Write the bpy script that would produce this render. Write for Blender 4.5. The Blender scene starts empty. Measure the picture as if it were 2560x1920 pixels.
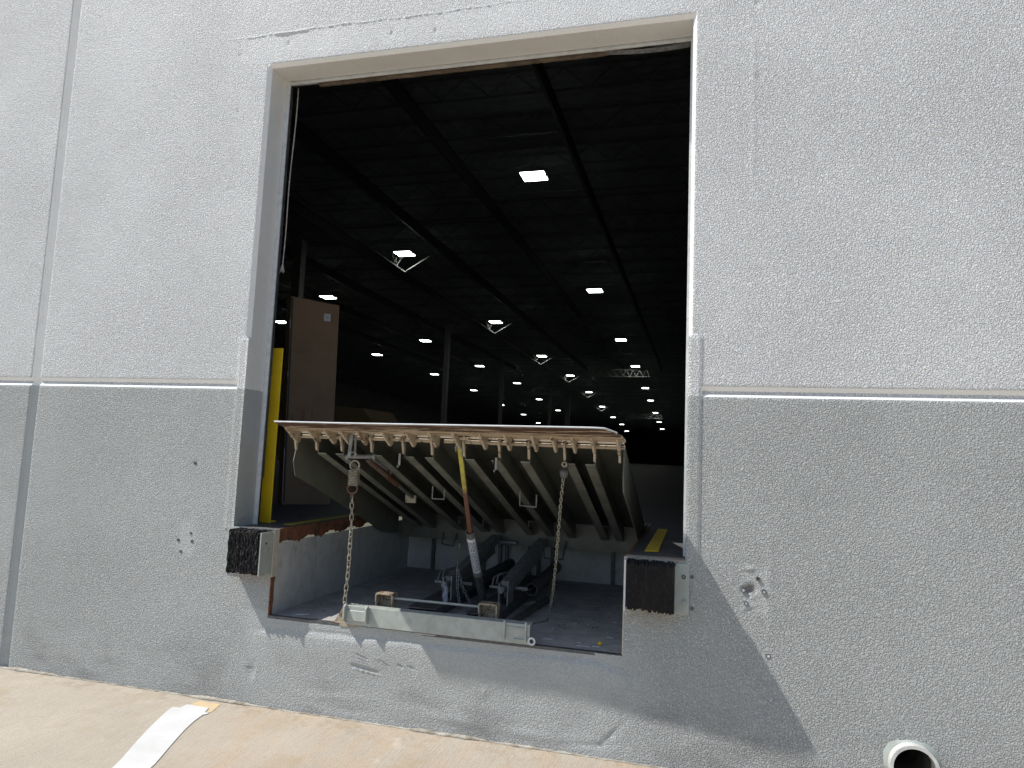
import bpy, bmesh, math, random
import numpy as np
from mathutils import Vector, Matrix

rnd = random.Random(7)
scene = bpy.context.scene
COL = scene.collection
PI = math.pi

# ------------------------------------------------------------------ camera
CAM = Vector((1.444, -3.8728, 0.5122)); YAW, PITCH, ROLL = 0.2652, 0.1022, 0.0412; FPX = 1756.4
def cam_axes():
    cy, sy = math.cos(YAW), math.sin(YAW); cp, sp = math.cos(PITCH), math.sin(PITCH)
    f = Vector((-sy*cp, cy*cp, sp)); r = Vector((cy, sy, 0)); u = r.cross(f)
    cr, sr = math.cos(ROLL), math.sin(ROLL)
    return r*cr + u*sr, -r*sr + u*cr, f
R_, U_, F_ = cam_axes()
cd = bpy.data.cameras.new('camera'); cam = bpy.data.objects.new('camera', cd); COL.objects.link(cam)
m = Matrix.Identity(4)
for i in range(3):
    m[i][0] = R_[i]; m[i][1] = U_[i]; m[i][2] = -F_[i]; m[i][3] = CAM[i]
cam.matrix_world = m
cd.sensor_width = 36; cd.lens = FPX/2560*36; cd.clip_start = 0.05; cd.clip_end = 1000
scene.camera = cam

# ------------------------------------------------------------------ sky, sun, exposure
SUN = Vector((-2.36, -1.0, 3.55)).normalized()
EL = math.asin(SUN.z); AZ = math.atan2(SUN.x, SUN.y)
w = bpy.data.worlds.new('World'); scene.world = w; w.use_nodes = True
nt = w.node_tree; bg = nt.nodes['Background']
sky = nt.nodes.new('ShaderNodeTexSky'); sky.sky_type = 'NISHITA'; sky.sun_disc = False
sky.sun_elevation = EL; sky.sun_rotation = AZ
sky.air_density = 1.0; sky.dust_density = 1.0; sky.ozone_density = 1.0
nt.links.new(sky.outputs[0], bg.inputs[0]); bg.inputs[1].default_value = 0.14
sl = bpy.data.lights.new('sun', 'SUN'); sl.energy = 4.4; sl.angle = math.radians(0.55); sl.color = (1.0, 0.965, 0.91)
so = bpy.data.objects.new('sun', sl); COL.objects.link(so)
so.rotation_euler = SUN.to_track_quat('Z', 'Y').to_euler(); so.location = (-6, -4, 9)
scene.view_settings.view_transform = 'Standard'; scene.view_settings.look = 'None'
scene.view_settings.exposure = 0.19; scene.view_settings.gamma = 1.0
scene.render.resolution_x = 1024; scene.render.resolution_y = 768
scene.render.engine = 'CYCLES'
scene.cycles.use_denoising = True; scene.cycles.denoiser = 'OPENIMAGEDENOISE'; scene.cycles.denoising_prefilter = 'NONE'; scene.cycles.denoising_input_passes = 'RGB_ALBEDO_NORMAL'
scene.cycles.max_bounces = 8; scene.cycles.diffuse_bounces = 5; scene.cycles.sample_clamp_indirect = 4.0

# ------------------------------------------------------------------ helpers
def tag(o, label=None, cat=None, group=None, kind=None):
    if label: o['label'] = label
    if cat: o['category'] = cat
    if group: o['group'] = group
    if kind: o['kind'] = kind
    return o
def empty(name, loc, label, cat, group=None):
    o = bpy.data.objects.new(name, None); COL.objects.link(o); o.location = loc; o.empty_display_size = .1
    return tag(o, label, cat, group)
class MB:
    def __init__(s): s.v = []; s.f = []; s.sm = []
    def add(s, vs, fs, smooth=False):
        n = len(s.v); s.v += [tuple(v) for v in vs]; s.f += [tuple(i+n for i in f) for f in fs]; s.sm += [smooth]*len(fs)
        return s
    def box(s, x0, x1, y0, y1, z0, z1):
        vs = [(x, y, z) for x in (x0, x1) for y in (y0, y1) for z in (z0, z1)]
        return s.add(vs, [(0,1,3,2), (4,6,7,5), (0,4,5,1), (2,3,7,6), (0,2,6,4), (1,5,7,3)])
    def obox(s, a, b, w, h, up=(0,0,1)):
        a = Vector(a); b = Vector(b); d = (b-a).normalized(); u = Vector(up)
        sd = d.cross(u).normalized(); u = sd.cross(d).normalized()
        vs = [p + sd*i*w/2 + u*j*h/2 for p in (a, b) for i in (-1, 1) for j in (-1, 1)]
        return s.add(vs, [(0,1,3,2), (4,6,7,5), (0,4,5,1), (2,3,7,6), (0,2,6,4), (1,5,7,3)])
    def prism(s, pts, axis, t0, t1):
        n = len(pts); mk = {'x': lambda p, t: (t, p[0], p[1]), 'y': lambda p, t: (p[0], t, p[1]), 'z': lambda p, t: (p[0], p[1], t)}[axis]
        vs = [mk(p, t0) for p in pts] + [mk(p, t1) for p in pts]
        return s.add(vs, [tuple(range(n))[::-1], tuple(range(n, 2*n))] + [(i, (i+1) % n, n+(i+1) % n, n+i) for i in range(n)])
    def tube(s, path, r, seg=10, closed=False, caps=True):
        P = [Vector(p) for p in path]; n = len(P); rings = []
        prev = None
        for i, p in enumerate(P):
            if closed: d = (P[(i+1) % n] - P[i-1])
            else: d = (P[min(i+1, n-1)] - P[max(i-1, 0)])
            d.normalize()
            if prev is None:
                a = Vector((0,0,1)) if abs(d.z) < .9 else Vector((1,0,0)); sd = d.cross(a).normalized()
            else:
                sd = (prev - d*prev.dot(d)).normalized()
            prev = sd; u = sd.cross(d)
            rr = r[i] if isinstance(r, (list, tuple)) else r
            rings.append([p + sd*math.cos(2*PI*k/seg)*rr + u*math.sin(2*PI*k/seg)*rr for k in range(seg)])
        vs = [v for ring in rings for v in ring]; fs = []
        for i in range(n if closed else n-1):
            a = i*seg; b = ((i+1) % n)*seg
            fs += [(a+k, a+(k+1) % seg, b+(k+1) % seg, b+k) for k in range(seg)]
        s.add(vs, fs, True)
        if caps and not closed:
            s.add(rings[0], [tuple(range(seg))]); s.add(rings[-1], [tuple(range(seg))[::-1]])
        return s
    def pipe(s, a, b, ro, ri, seg=24):
        a = Vector(a); b = Vector(b); d = (b-a).normalized(); q = Vector((0,0,1)) if abs(d.z) < .9 else Vector((1,0,0))
        sd = d.cross(q).normalized(); u = sd.cross(d); vs = []
        for p in (a, b):
            for r in (ro, ri):
                vs += [p + (sd*math.cos(2*PI*k/seg) + u*math.sin(2*PI*k/seg))*r for k in range(seg)]
        g = lambda i, k: i*seg + k % seg
        s.add(vs, [(g(0,k), g(0,k+1), g(2,k+1), g(2,k)) for k in range(seg)] + [(g(1,k), g(3,k), g(3,k+1), g(1,k+1)) for k in range(seg)], True)
        return s.add(vs, [(g(0,k), g(1,k), g(1,k+1), g(0,k+1)) for k in range(seg)] + [(g(2,k), g(2,k+1), g(3,k+1), g(3,k)) for k in range(seg)])
    def ring(s, c, R, r, ax1, ax2, seg=20, sx=1, sz=1):
        c = Vector(c); ax1 = Vector(ax1); ax2 = Vector(ax2)
        return s.tube([c + ax1*math.cos(2*PI*k/seg)*R*sx + ax2*math.sin(2*PI*k/seg)*R*sz for k in range(seg)], r, 8, closed=True)
    def grid(s, fn, nu, nv, smooth=False):
        vs = [fn(i/nu, j/nv) for i in range(nu+1) for j in range(nv+1)]
        return s.add(vs, [(i*(nv+1)+j, (i+1)*(nv+1)+j, (i+1)*(nv+1)+j+1, i*(nv+1)+j+1) for i in range(nu) for j in range(nv)], smooth)
    def build(s, name, mt, parent=None, bevel=0, tri_fix=True):
        me = bpy.data.meshes.new(name); me.from_pydata(s.v, [], s.f); me.update()
        me.polygons.foreach_set('use_smooth', s.sm)
        if tri_fix:
            bm = bmesh.new(); bm.from_mesh(me); bmesh.ops.recalc_face_normals(bm, faces=bm.faces); bm.to_mesh(me); bm.free()
        me.materials.append(mt)
        o = bpy.data.objects.new(name, me); COL.objects.link(o)
        if bevel:
            b = o.modifiers.new('bevel', 'BEVEL'); b.width = bevel; b.segments = 2; b.limit_method = 'ANGLE'; b.angle_limit = .7
        if parent:
            o.parent = parent; p = parent; M = Matrix.Identity(4)
            while p: M = Matrix.Translation(p.location) @ M; p = p.parent
            o.location = M.inverted().translation        # geometry is written in world coordinates
        return o

class NT:
    """small node-tree writer"""
    def __init__(s, name):
        s.m = bpy.data.materials.new(name); s.m.use_nodes = True; s.t = s.m.node_tree
        s.b = s.t.nodes['Principled BSDF']; s.tc = s.t.nodes.new('ShaderNodeTexCoord')
    def n(s, typ, **kw):
        nd = s.t.nodes.new(typ)
        for k, v in kw.items():
            if k == 'inp':
                for a, b in v.items():
                    if isinstance(b, bpy.types.NodeSocket): s.t.links.new(b, nd.inputs[a])
                    else: nd.inputs[a].default_value = b
            else: setattr(nd, k, v)
        return nd
    def P(s, scale=(1,1,1), loc=(0,0,0), rot=(0,0,0)):
        g = s.n('ShaderNodeNewGeometry')
        return s.n('ShaderNodeMapping', inp={0: g.outputs['Position'], 'Scale': scale, 'Location': loc, 'Rotation': rot}).outputs[0]
    def noise(s, sc, det=3, rough=.6, vec=None, dist=0):
        return s.n('ShaderNodeTexNoise', inp={'Vector': vec or s.P(), 'Scale': sc, 'Detail': det, 'Roughness': rough, 'Distortion': dist}).outputs[0]
    def ramp(s, fac, a, b, c0=(0,0,0,1), c1=(1,1,1,1)):
        r = s.n('ShaderNodeValToRGB', inp={0: fac}); r.color_ramp.elements[0].position = a; r.color_ramp.elements[1].position = b
        r.color_ramp.elements[0].color = c0; r.color_ramp.elements[1].color = c1; return r.outputs[0]
    def mr(s, v, a, b, c=0., d=1., smooth=False):
        return s.n('ShaderNodeMapRange', interpolation_type='SMOOTHSTEP' if smooth else 'LINEAR', inp={0: v, 1: a, 2: b, 3: c, 4: d}).outputs[0]
    def math(s, op, a, b=0., c=0.):
        return s.n('ShaderNodeMath', operation=op, inp={0: a, 1: b, 2: c}).outputs[0]
    def mix(s, f, a, b):
        nd = s.n('ShaderNodeMix', data_type='RGBA'); 
        for i, v in ((0, f), (6, a), (7, b)):
            if isinstance(v, bpy.types.NodeSocket): s.t.links.new(v, nd.inputs[i])
            else: nd.inputs[i].default_value = v if i == 0 else (tuple(v)+(1,))[:4]
        return nd.outputs[2]
    def col(s, c): s.t.links.new(c, s.b.inputs['Base Color'])
    def bump(s, h, strength, dist):
        nd = s.n('ShaderNodeBump', inp={'Height': h, 'Strength': strength, 'Distance': dist}); s.t.links.new(nd.outputs[0], s.b.inputs['Normal'])
    def set(s, **kw):
        for k, v in kw.items():
            k = k.replace('_', ' ')
            if isinstance(v, bpy.types.NodeSocket): s.t.links.new(v, s.b.inputs[k])
            else: s.b.inputs[k].default_value = v
def simple(name, c, c2=None, sc=12, rough=.6, metal=0., bump=.0, bsc=200, lo=.4, hi=.65, det=4, dist=.002, vec=(1,1,1)):
    n = NT(name); f = n.noise(sc, det, .6, n.P(scale=vec)); 
    n.col(n.mix(n.mr(f, lo, hi), c, c2 or tuple(x*.75 for x in c)))
    n.set(Roughness=rough, Metallic=metal)
    if bump: n.bump(n.noise(bsc, 3), bump, dist)
    return n.m

def wall_mat(name, inner=False):
    n = NT(name)
    g = n.n('ShaderNodeSeparateXYZ', inp={0: n.P()}); X, Z = g.outputs[0], g.outputs[2]
    wob = n.math('MULTIPLY_ADD', n.noise(60, 2), .012, -.006)
    up = n.math('GREATER_THAN', n.math('ADD', Z, n.math('MULTIPLY', wob, n.math('LESS_THAN', n.math('ABSOLUTE', X), 1.43))), .8705)
    v = n.noise(1.6, 4); v2 = n.noise(14, 4)
    white = n.mix(n.mr(v, .3, .7), (.78, .775, .75), (.73, .725, .70)) if inner else n.mix(n.mr(v, .3, .7), (.665, .678, .675), (.625, .638, .635))
    grey = n.mix(n.mr(v, .3, .7), (.425, .44, .43), (.39, .405, .396))
    c = n.mix(up, grey, white)
    # old stains near the ground, drips below the bumpers, faint dirt, pit shade painted as flecks
    low = n.mr(Z, -.55, -1.0, 0, 1, True)
    st = n.math('MULTIPLY', n.math('MULTIPLY', n.ramp(n.noise(2.2, 5, .62, n.P(scale=(1,1,2.2))), .46, .66), low), .55)
    c = n.mix(st, c, (.19, .19, .188))
    c = n.mix(n.math('MULTIPLY', n.ramp(v2, .58, .75), .10), c, (.22, .21, .19))
    drip = n.math('MULTIPLY', n.math('MULTIPLY', n.mr(n.math('ABSOLUTE', n.math('ADD', X, -1.2)), .16, .10), n.mr(Z, -.40, -.27)), n.ramp(n.noise(9, 4, .6, n.P(scale=(3,1,.7))), .35, .7))
    drip = n.math('MULTIPLY', drip, n.math('LESS_THAN', Z, -.2))
    c = n.mix(n.math('MULTIPLY', drip, .45), c, (.36, .27, .15))
    dl = n.math('MULTIPLY', n.math('MULTIPLY', n.mr(n.math('ABSOLUTE', n.math('ADD', X, 1.2)), .16, .10), n.mr(Z, -.36, -.26)), n.math('LESS_THAN', Z, -.2))
    c = n.mix(n.math('MULTIPLY', dl, .4), c, (.38, .30, .20))
    if not inner:
        dd = n.n('ShaderNodeVectorMath', operation='DISTANCE', inp={0: n.P(), 1: (1.697, 0, -.118)}).outputs['Value']
        c = n.mix(n.mr(n.math('ADD', dd, n.math('MULTIPLY', n.noise(50, 3), .03)), .046, .036), c, (.22,.21,.20))
        c = n.mix(n.math('MULTIPLY', n.ramp(n.noise(210, 2), .60, .72), .30), c, (.20,.20,.19))  # dark flecks put the shade of the texture pits into the colour
    n.col(c)
    # sprayed texture: blobs about 8 mm, flattened where the wall was patched
    warp = n.n('ShaderNodeTexNoise', inp={'Vector': n.P(), 'Scale': 60., 'Detail': 1.})
    vec = n.n('ShaderNodeVectorMath', operation='MULTIPLY_ADD', inp={0: warp.outputs[1], 1: (.012, .012, .012), 2: n.P()}).outputs[0]
    n1 = n.noise(135, 1.5, .5, vec); n2 = n.noise(260, 2, .6); n3 = n.noise(28, 2)
    h = n.math('ADD', n.math('ADD', n.mr(n1, .32, .62, 0, 1, True), n.math('MULTIPLY', n2, .25)), n.math('MULTIPLY', n3, .15))
    smooth = n.ramp(n.noise(.9, 3, .5, n.P(loc=(3.3, 0, 1.7))), .36, .62)
    amt = n.mr(smooth, 0, 1, .62, .95)
    # trowelled patches
    def rect(x0, x1, z0, z1, e=.02):
        a = n.math('MULTIPLY', n.mr(X, x0-e, x0+e), n.mr(X, x1+e, x1-e))
        return n.math('MULTIPLY', a, n.math('MULTIPLY', n.mr(Z, z0-e, z0+e), n.mr(Z, z1+e, z1-e)))
    pt = n.math('MAXIMUM', rect(1.655, 1.785, -.23, .01), rect(-1.78, -1.665, -.19, .02))
    pt = n.math('MAXIMUM', pt, n.math('MULTIPLY', rect(-1.6, 1.5, 3.10, 3.27, .03), .55))
    amt = n.math('MULTIPLY', amt, n.mr(pt, 0, 1, 1, .5))
    skim = n.math('MULTIPLY', n.mr(n.math('ADD', n.math('ABSOLUTE', n.math('ADD', X, .1)), n.math('MULTIPLY', n.noise(4, 3), .5)), 1.6, 1.25, 0, 1, True), n.mr(Z, -.45, -.52, 0, 1, True))
    amt = n.math('MULTIPLY', amt, n.mr(skim, 0, 1, 1, .52))
    n.bump(n.math('MULTIPLY', h, amt), .25 if inner else 1.0, .0085)
    n.set(Roughness=.62)
    return n.m

M = {}
M['wall'] = wall_mat('painted_concrete'); M['jamb'] = wall_mat('painted_reveal', True)
M['steel_grey'] = simple('grey_green_paint', (.36,.39,.36), (.30,.32,.29), 18, .5, bump=.15, bsc=90, dist=.002)
M['trim'] = simple('white_trim_paint', (.60,.62,.63), (.50,.52,.53), 20, .5)
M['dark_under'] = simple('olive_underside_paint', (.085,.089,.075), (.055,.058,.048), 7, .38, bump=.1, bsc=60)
M['flange'] = simple('ground_lit_rib_flange', (.185,.19,.16), (.12,.125,.105), 9, .4, bump=.1, bsc=60); M['mech'] = simple('dark_grey_steel', (.105,.108,.11), (.06,.06,.062), 25, .5, .2, bump=.1)  # rib flange: bright ground reflection painted in as a lighter colour
M['mech2'] = simple('grey_steel', (.24,.245,.25), (.14,.14,.14), 30, .45, .3)
M['galv'] = simple('galvanised_chain', (.36,.34,.28), (.20,.17,.12), 60, .5, .35, bump=.1)
M['rust'] = simple('rust', (.16,.060,.028), (.07,.028,.016), 30, .85, bump=.3, bsc=150)
M['yellow'] = simple('yellow_paint', (.80,.56,.02), (.68,.46,.016), 5, .4)
M['yellow_line'] = simple('worn_yellow_line', (.45,.36,.03), (.22,.19,.07), 25, .6, lo=.45, hi=.7)
M['conc_pit'] = simple('pit_concrete', (.42,.41,.395), (.27,.265,.26), 9, .8, bump=.3, bsc=60, lo=.35, hi=.7)
M['white_rag'] = simple('cotton_rope', (.62,.60,.56), (.45,.43,.40), 40, .85)
M['card'] = simple('cardboard', (.30,.20,.125), (.26,.17,.105), 6, .8)
M['ink'] = simple('black_ink', (.03,.03,.03), (.02,.02,.02)); M['redink'] = simple('red_ink', (.28,.06,.045), (.22,.05,.04))
M['paper'] = simple('label_paper', (.72,.74,.80), (.6,.62,.7), 30, .6); M['tape'] = simple('clear_tape', (.34,.33,.31), (.24,.23,.22), 30, .25)
M['roofm'] = simple('roof_deck_paint', (.46,.51,.52), (.38,.42,.43), 3, .7)
M['dark_roof'] = simple('joist_paint', (.31,.34,.35), (.24,.26,.27), 4, .6)
M['intwall'] = simple('interior_wall', (.50,.53,.50), (.42,.45,.42), 1, .8)
M['col_paint'] = simple('column_paint', (.33,.33,.31), (.27,.27,.26), 3, .6)
M['brace_paint'] = simple('brace_paint', (.48,.48,.46), (.40,.40,.39), 3, .6); M['pvc'] = simple('pvc', (.60,.61,.59), (.46,.46,.43), 12, .35)
M['pvc_in'] = simple('pipe_inside', (.13,.11,.09), (.05,.045,.04), 14, .7)
M['floor_in'] = simple('warehouse_floor', (.085,.085,.088), (.06,.06,.063), 3, .6, bump=.05)

def painted_rust(name, paint, rustc, sc, lo, hi, rough=.6, vec=(1,1,1), b=.25, extra=False):
    n = NT(name); f = n.noise(sc, 7, .68, n.P(scale=vec), .6)
    if extra:
        yy = n.n('ShaderNodeSeparateXYZ', inp={0: n.P()}).outputs[1]; f = n.math('ADD', f, n.mr(yy, -.32, -.04, .14, -.045))
    k = n.ramp(f, lo, hi)
    r2 = n.mix(n.noise(45, 3), rustc, tuple(x*.45 for x in rustc))
    p2 = n.mix(n.mr(n.noise(10, 4), .35, .7), paint, tuple(x*.8 for x in paint))
    n.col(n.mix(k, p2, r2)); n.set(Roughness=rough)
    n.bump(n.math('SUBTRACT', 1., n.math('MULTIPLY', k, .8)), b, .003); return n.m
M['lip'] = painted_rust('worn_beige_lip', (.53,.43,.31), (.11,.06,.038), 13, .55, .57, vec=(.3,1.6,1.6), extra=True)
M['lug'] = painted_rust('beige_lug', (.46,.395,.30), (.13,.075,.045), 24, .55, .62)
M['curb'] = painted_rust('rusty_curb_angle', (.20,.075,.035), (.10,.05,.03), 18, .45, .6, .85)
M['pitwall'] = painted_rust('worn_pit_wall', (.47,.47,.455), (.24,.23,.21), 5, .54, .72, .8, (1,1.2,.6), .15)
M['side'] = painted_rust('side_plate', (.13,.135,.11), (.16,.075,.035), 7, .60, .68)
M['bracket'] = painted_rust('worn_bracket', (.36,.30,.22), (.18,.085,.04), 24, .50, .60)
M['strut'] = painted_rust('yellow_rust_bar', (.40,.37,.06), (.14,.06,.035), 10, .50, .60, .6, (1,1,.5))
M['rustbar'] = painted_rust('rusty_tube', (.12,.11,.095), (.15,.055,.03), 12, .40, .55, .7)
M['sealm'] = simple('aged_seal', (.20,.155,.11), (.10,.075,.055), 14, .8); M['beige'] = simple('beige_sill_paint', (.36,.31,.24), (.26,.22,.17), 20, .7, bump=.1)
M['angle_beige'] = painted_rust('beige_curb_plate', (.50,.46,.38), (.17,.09,.05), 16, .60, .68)
# dark strut with a yellow upper half
n = NT('strut_bar'); z = n.n('ShaderNodeSeparateXYZ', inp={0: n.P()}).outputs[2]
f = n.mr(n.math('ADD', z, n.math('MULTIPLY', n.noise(14, 4), .35)), .44, .54)
n.col(n.mix(f, (.13,.055,.032), n.mix(n.mr(n.noise(20,4), .45, .65), (.46,.43,.06), (.34,.30,.10)))); n.set(Roughness=.55); M['strut'] = n.m
# rubber plies
def rubber(name, c, c2, sc, wh=.3):
    n = NT(name); f = n.noise(sc, 5, .7, n.P(scale=(3.0, 1, .8))); f2 = n.noise(80, 3, .6, n.P(scale=(2,1,.6)))
    c = n.mix(n.ramp(f, .48, .72), c, c2); n.col(n.mix(n.math('MULTIPLY', n.ramp(f2, .56, .68), wh), c, (.42,.41,.41))); n.set(Roughness=.8, Specular_IOR_Level=.25)
    n.bump(n.math('ADD', f2, f), .8, .006); return n.m
M['rubber'] = rubber('frayed_rubber', (.014,.014,.016), (.050,.038,.028), 14, .38)
M['rubber2'] = rubber('worn_rubber', (.0075,.007,.0075), (.022,.016,.013), 8, .05)
# lamps
def emit(name, c, s):
    m = bpy.data.materials.new(name); m.use_nodes = True; b = m.node_tree.nodes['Principled BSDF']
    b.inputs['Base Color'].default_value = (.8,.8,.8,1); b.inputs['Emission Color'].default_value = c+(1,); b.inputs['Emission Strength'].default_value = s; return m
M['lamp'] = emit('lamp_panel', (.93, 1.0, .90), 14.0)

# ground concrete
n = NT('broomed_concrete')
br = n.noise(85, 5, .8, n.P(scale=(1.0, .07, 1))); big = n.noise(1.7, 5, .6); fine = n.noise(220, 3)
c = n.mix(n.mr(big, .3, .7), (.46,.405,.325), (.385,.34,.272))
c = n.mix(n.math('MULTIPLY', n.ramp(n.noise(70, 6, .8), .48, .64), .30), c, (.28,.24,.195)); c = n.mix(n.math('MULTIPLY', n.ramp(br, .48, .66), .30), c, (.27,.225,.18)); c = n.mix(n.math('MULTIPLY', n.ramp(n.noise(140, 3, .7), .5, .7), .22), c, (.62,.58,.52))
g = n.n('ShaderNodeSeparateXYZ', inp={0: n.P()}); X, Y = g.outputs[0], g.outputs[1]
ost = n.math('MULTIPLY', n.mr(X, -1.35, -1.0, 0, 1, True), n.ramp(n.noise(5, 6, .65, n.P(scale=(1.4,.5,1))), .42, .68))
c = n.mix(n.math('MULTIPLY', ost, .36), c, (.46,.30,.16))
edge = n.math('MULTIPLY', n.mr(Y, -.35, -.02, 0, 1, True), n.ramp(n.noise(11, 6, .75), .48, .62))
c = n.mix(n.math('MULTIPLY', edge, .45), c, (.27,.19,.12))
mud = n.math('MULTIPLY', n.ramp(n.noise(2.6, 6, .6, n.P(loc=(1.3,.4,0))), .54, .68), .5); c = n.mix(mud, c, (.34,.27,.17))
wht = n.math('MULTIPLY', n.ramp(n.noise(4, 7, .72, n.P(scale=(.9,.6,1), loc=(5,2,0))), .60, .70), .45); c = n.mix(wht, c, (.66,.62,.56))
sp = n.ramp(n.noise(160, 2), .69, .74); c = n.mix(n.math('MULTIPLY', sp, .6), c, (.16,.12,.09))
n.col(c); n.set(Roughness=.85)
n.bump(n.math('ADD', n.math('MULTIPLY', br, 1.0), n.math('MULTIPLY', fine, .6)), .9, .005); M['ground'] = n.m
n = NT('white_road_paint'); k = n.ramp(n.noise(130, 4), .70, .76)
c = n.mix(n.mr(n.noise(6, 4), .3, .7), (.62,.62,.61), (.54,.535,.52)); n.col(n.mix(n.math('MULTIPLY', k, .7), c, (.35,.31,.26)))
n.set(Roughness=.55); n.bump(n.math('ADD', n.noise(60, 4, .7, n.P(scale=(1,.035,1))), n.noise(220,2)), .25, .003); M['stripe'] = n.m
M['orange'] = simple('faded_orange_primer', (.58,.43,.24), (.50,.40,.27), 20, .7, bump=.1)
M['mortar'] = simple('mortar_bead', (.40,.37,.31), (.20,.17,.13), 14, .9, bump=.5, bsc=120, dist=.004)
M['dirt'] = simple('debris', (.12,.10,.08), (.05,.045,.04), 40, .95, bump=.4)

# ------------------------------------------------------------------ ground
GZ = -1.045
b = MB(); b.add([(-200,-300,GZ),(200,-300,GZ),(200,.1,GZ),(-200,.1,GZ)], [(0,1,2,3)])
tag(b.build('ground', M['ground']), kind='structure')

# ------------------------------------------------------------------ the wall (one height field with the opening cut out)
DXO, ZT = 1.3716, 3.038                     # door half width, head height
PXL, PXR, PZ = -1.087, 1.060, -.515         # pit
TH = .19
def lines(spec):
    out = []
    for a, b_, st in spec:
        k = max(1, round((b_-a)/st)); out += [a + (b_-a)*i/k for i in range(k)]
    out.append(spec[-1][1]); return np.array(out)
xs = lines([(-45,-8,6), (-8,-4,.5), (-4,-3.11,.02), (-3.11,-3.1,.01), (-3.1,-3.045,.0275), (-3.045,-3.035,.01), (-3.035,-1.44,.0145), (-1.44,-1.43,.01), (-1.43,-1.3916,.012), (-1.3916,-DXO,.02),
            (-DXO,PXL,.012), (PXL,-.55,.012), (-.55,-.16,.006), (-.16,PXR,.012), (PXR,DXO,.012), (DXO,1.3916,.02), (1.3916,1.437,.012), (1.437,1.447,.01), (1.447,3.2,.0125), (3.2,6,.4), (6,20,5)])
zs = lines([(-1.3,GZ-.02,.1), (GZ-.02,-.80,.010), (-.80,-.66,.005), (-.66,PZ,.008), (PZ,-.22,.0115), (-.22,0,.007), (0,.868,.0155), (.868,.884,.008), (.884,.902,.018), (.902,.925,.0115), (.925,1.195,.015), (1.195,1.203,.008), (1.203,ZT,.016),
            (ZT,3.06,.022), (3.06,3.25,.012), (3.25,3.31,.004), (3.31,4.05,.02), (4.05,12,2)])
XX, ZZ = np.meshgrid(xs, zs, indexing='ij')
rs = np.random.RandomState(3)
def wav(X, Z, n, lo, hi):
    o = np.zeros_like(X)
    for _ in range(n):
        k = math.exp(rs.uniform(math.log(lo), math.log(hi))); a = rs.uniform(0, 2*PI); o += np.sin(k*(X*math.cos(a)+Z*math.sin(a)) + rs.uniform(0, 6.28))
    return o/math.sqrt(n)
ss = lambda v, a, b_: (lambda t: t*t*(3-2*t))(np.clip((v-a)/(b_-a), 0, 1))
fine = (np.abs(XX) < 4.2) & (ZZ < 4.1)
H = .0007*wav(XX, ZZ, 10, 2, 7) + .0002*wav(XX, ZZ, 12, 15, 50)
H *= fine
def trap(v, a, b_, c, d):   # 0 outside a..d, 1 between b..c
    return np.clip(np.minimum((v-a)/(b_-a), (d-v)/(d-c)), 0, 1)
jw = .0006*np.sin(ZZ*9)
H -= .030*trap(XX+jw, -3.105, -3.095, -3.050, -3.038)
rev = trap(ZZ, .868, .8841, .902, .925)*.014
rev = rev*((XX < -1.435) | (XX > 1.442))
H = np.minimum(H, H*.0 + 99) - rev
patch = ((XX >= -1.4301) & (XX <= -DXO+1e-6) | (XX >= DXO-1e-6) & (XX <= 1.4371)) & (ZZ < 1.1951) & (ZZ > -.02)
H += .006*patch
ch = (ZZ > 1.1951) & (np.abs(np.abs(XX)-DXO) < 1e-4) & (ZZ < ZT+1e-4) | (np.abs(ZZ-ZT) < 1e-4) & (np.abs(XX) <= DXO+1e-4)
H = np.where(ch, -.020, H)
# ledge where the lower skim coat begins
lx = [-1.15,-.94,-.85,-.79,-.52,-.21,-.12,.31,.89,.94,1.06,1.12]; lz = [-.60,-.576,-.592,-.575,-.575,-.565,-.568,-.563,-.547,-.557,-.575,-.60]
zl = np.interp(XX, lx, lz) + .0025*np.sin(XX*29)
amp = ss(XX, -1.25, -.98)*(1-ss(XX, .98, 1.25))
H += amp*.013*(1-ss(ZZ, zl-.034, zl))*(.2+.8*ss(ZZ, -.82, -.63))*(.8+.2*np.sin(XX*9)) - amp*.0035*np.exp(-((ZZ-zl-.004)/.006)**2)
# bead of squeezed-out mortar above the door
r1 = np.interp(XX[:,0], np.linspace(-4, 4, 1200), rs.rand(1200))[:,None]
zc = 3.272 + .004*np.sin(XX*5) + .003*np.sin(XX*23+2) + .0025*(r1-.5)
H += (.0045*np.exp(-((ZZ-zc)/.0055)**2)*np.clip(r1*1.6-.25, 0, 1)*ss(XX, -1.85, -1.5)*(1-ss(XX, .1, .5)))
H += .005*np.exp(-((ZZ-3.268)/.006)**2)*ss(XX, -1.38, -1.35)*(1-ss(XX, -1.12, -1.09))
# faint vertical form seams
for sx, z0, z1 in ((1.79,-.40,.2), (1.70,2.0,2.9)):
    H += .0035*np.exp(-((XX-sx)/.008)**2)*ss(ZZ, z0, z0+.1)*(1-ss(ZZ, z1-.1, z1))
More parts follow.
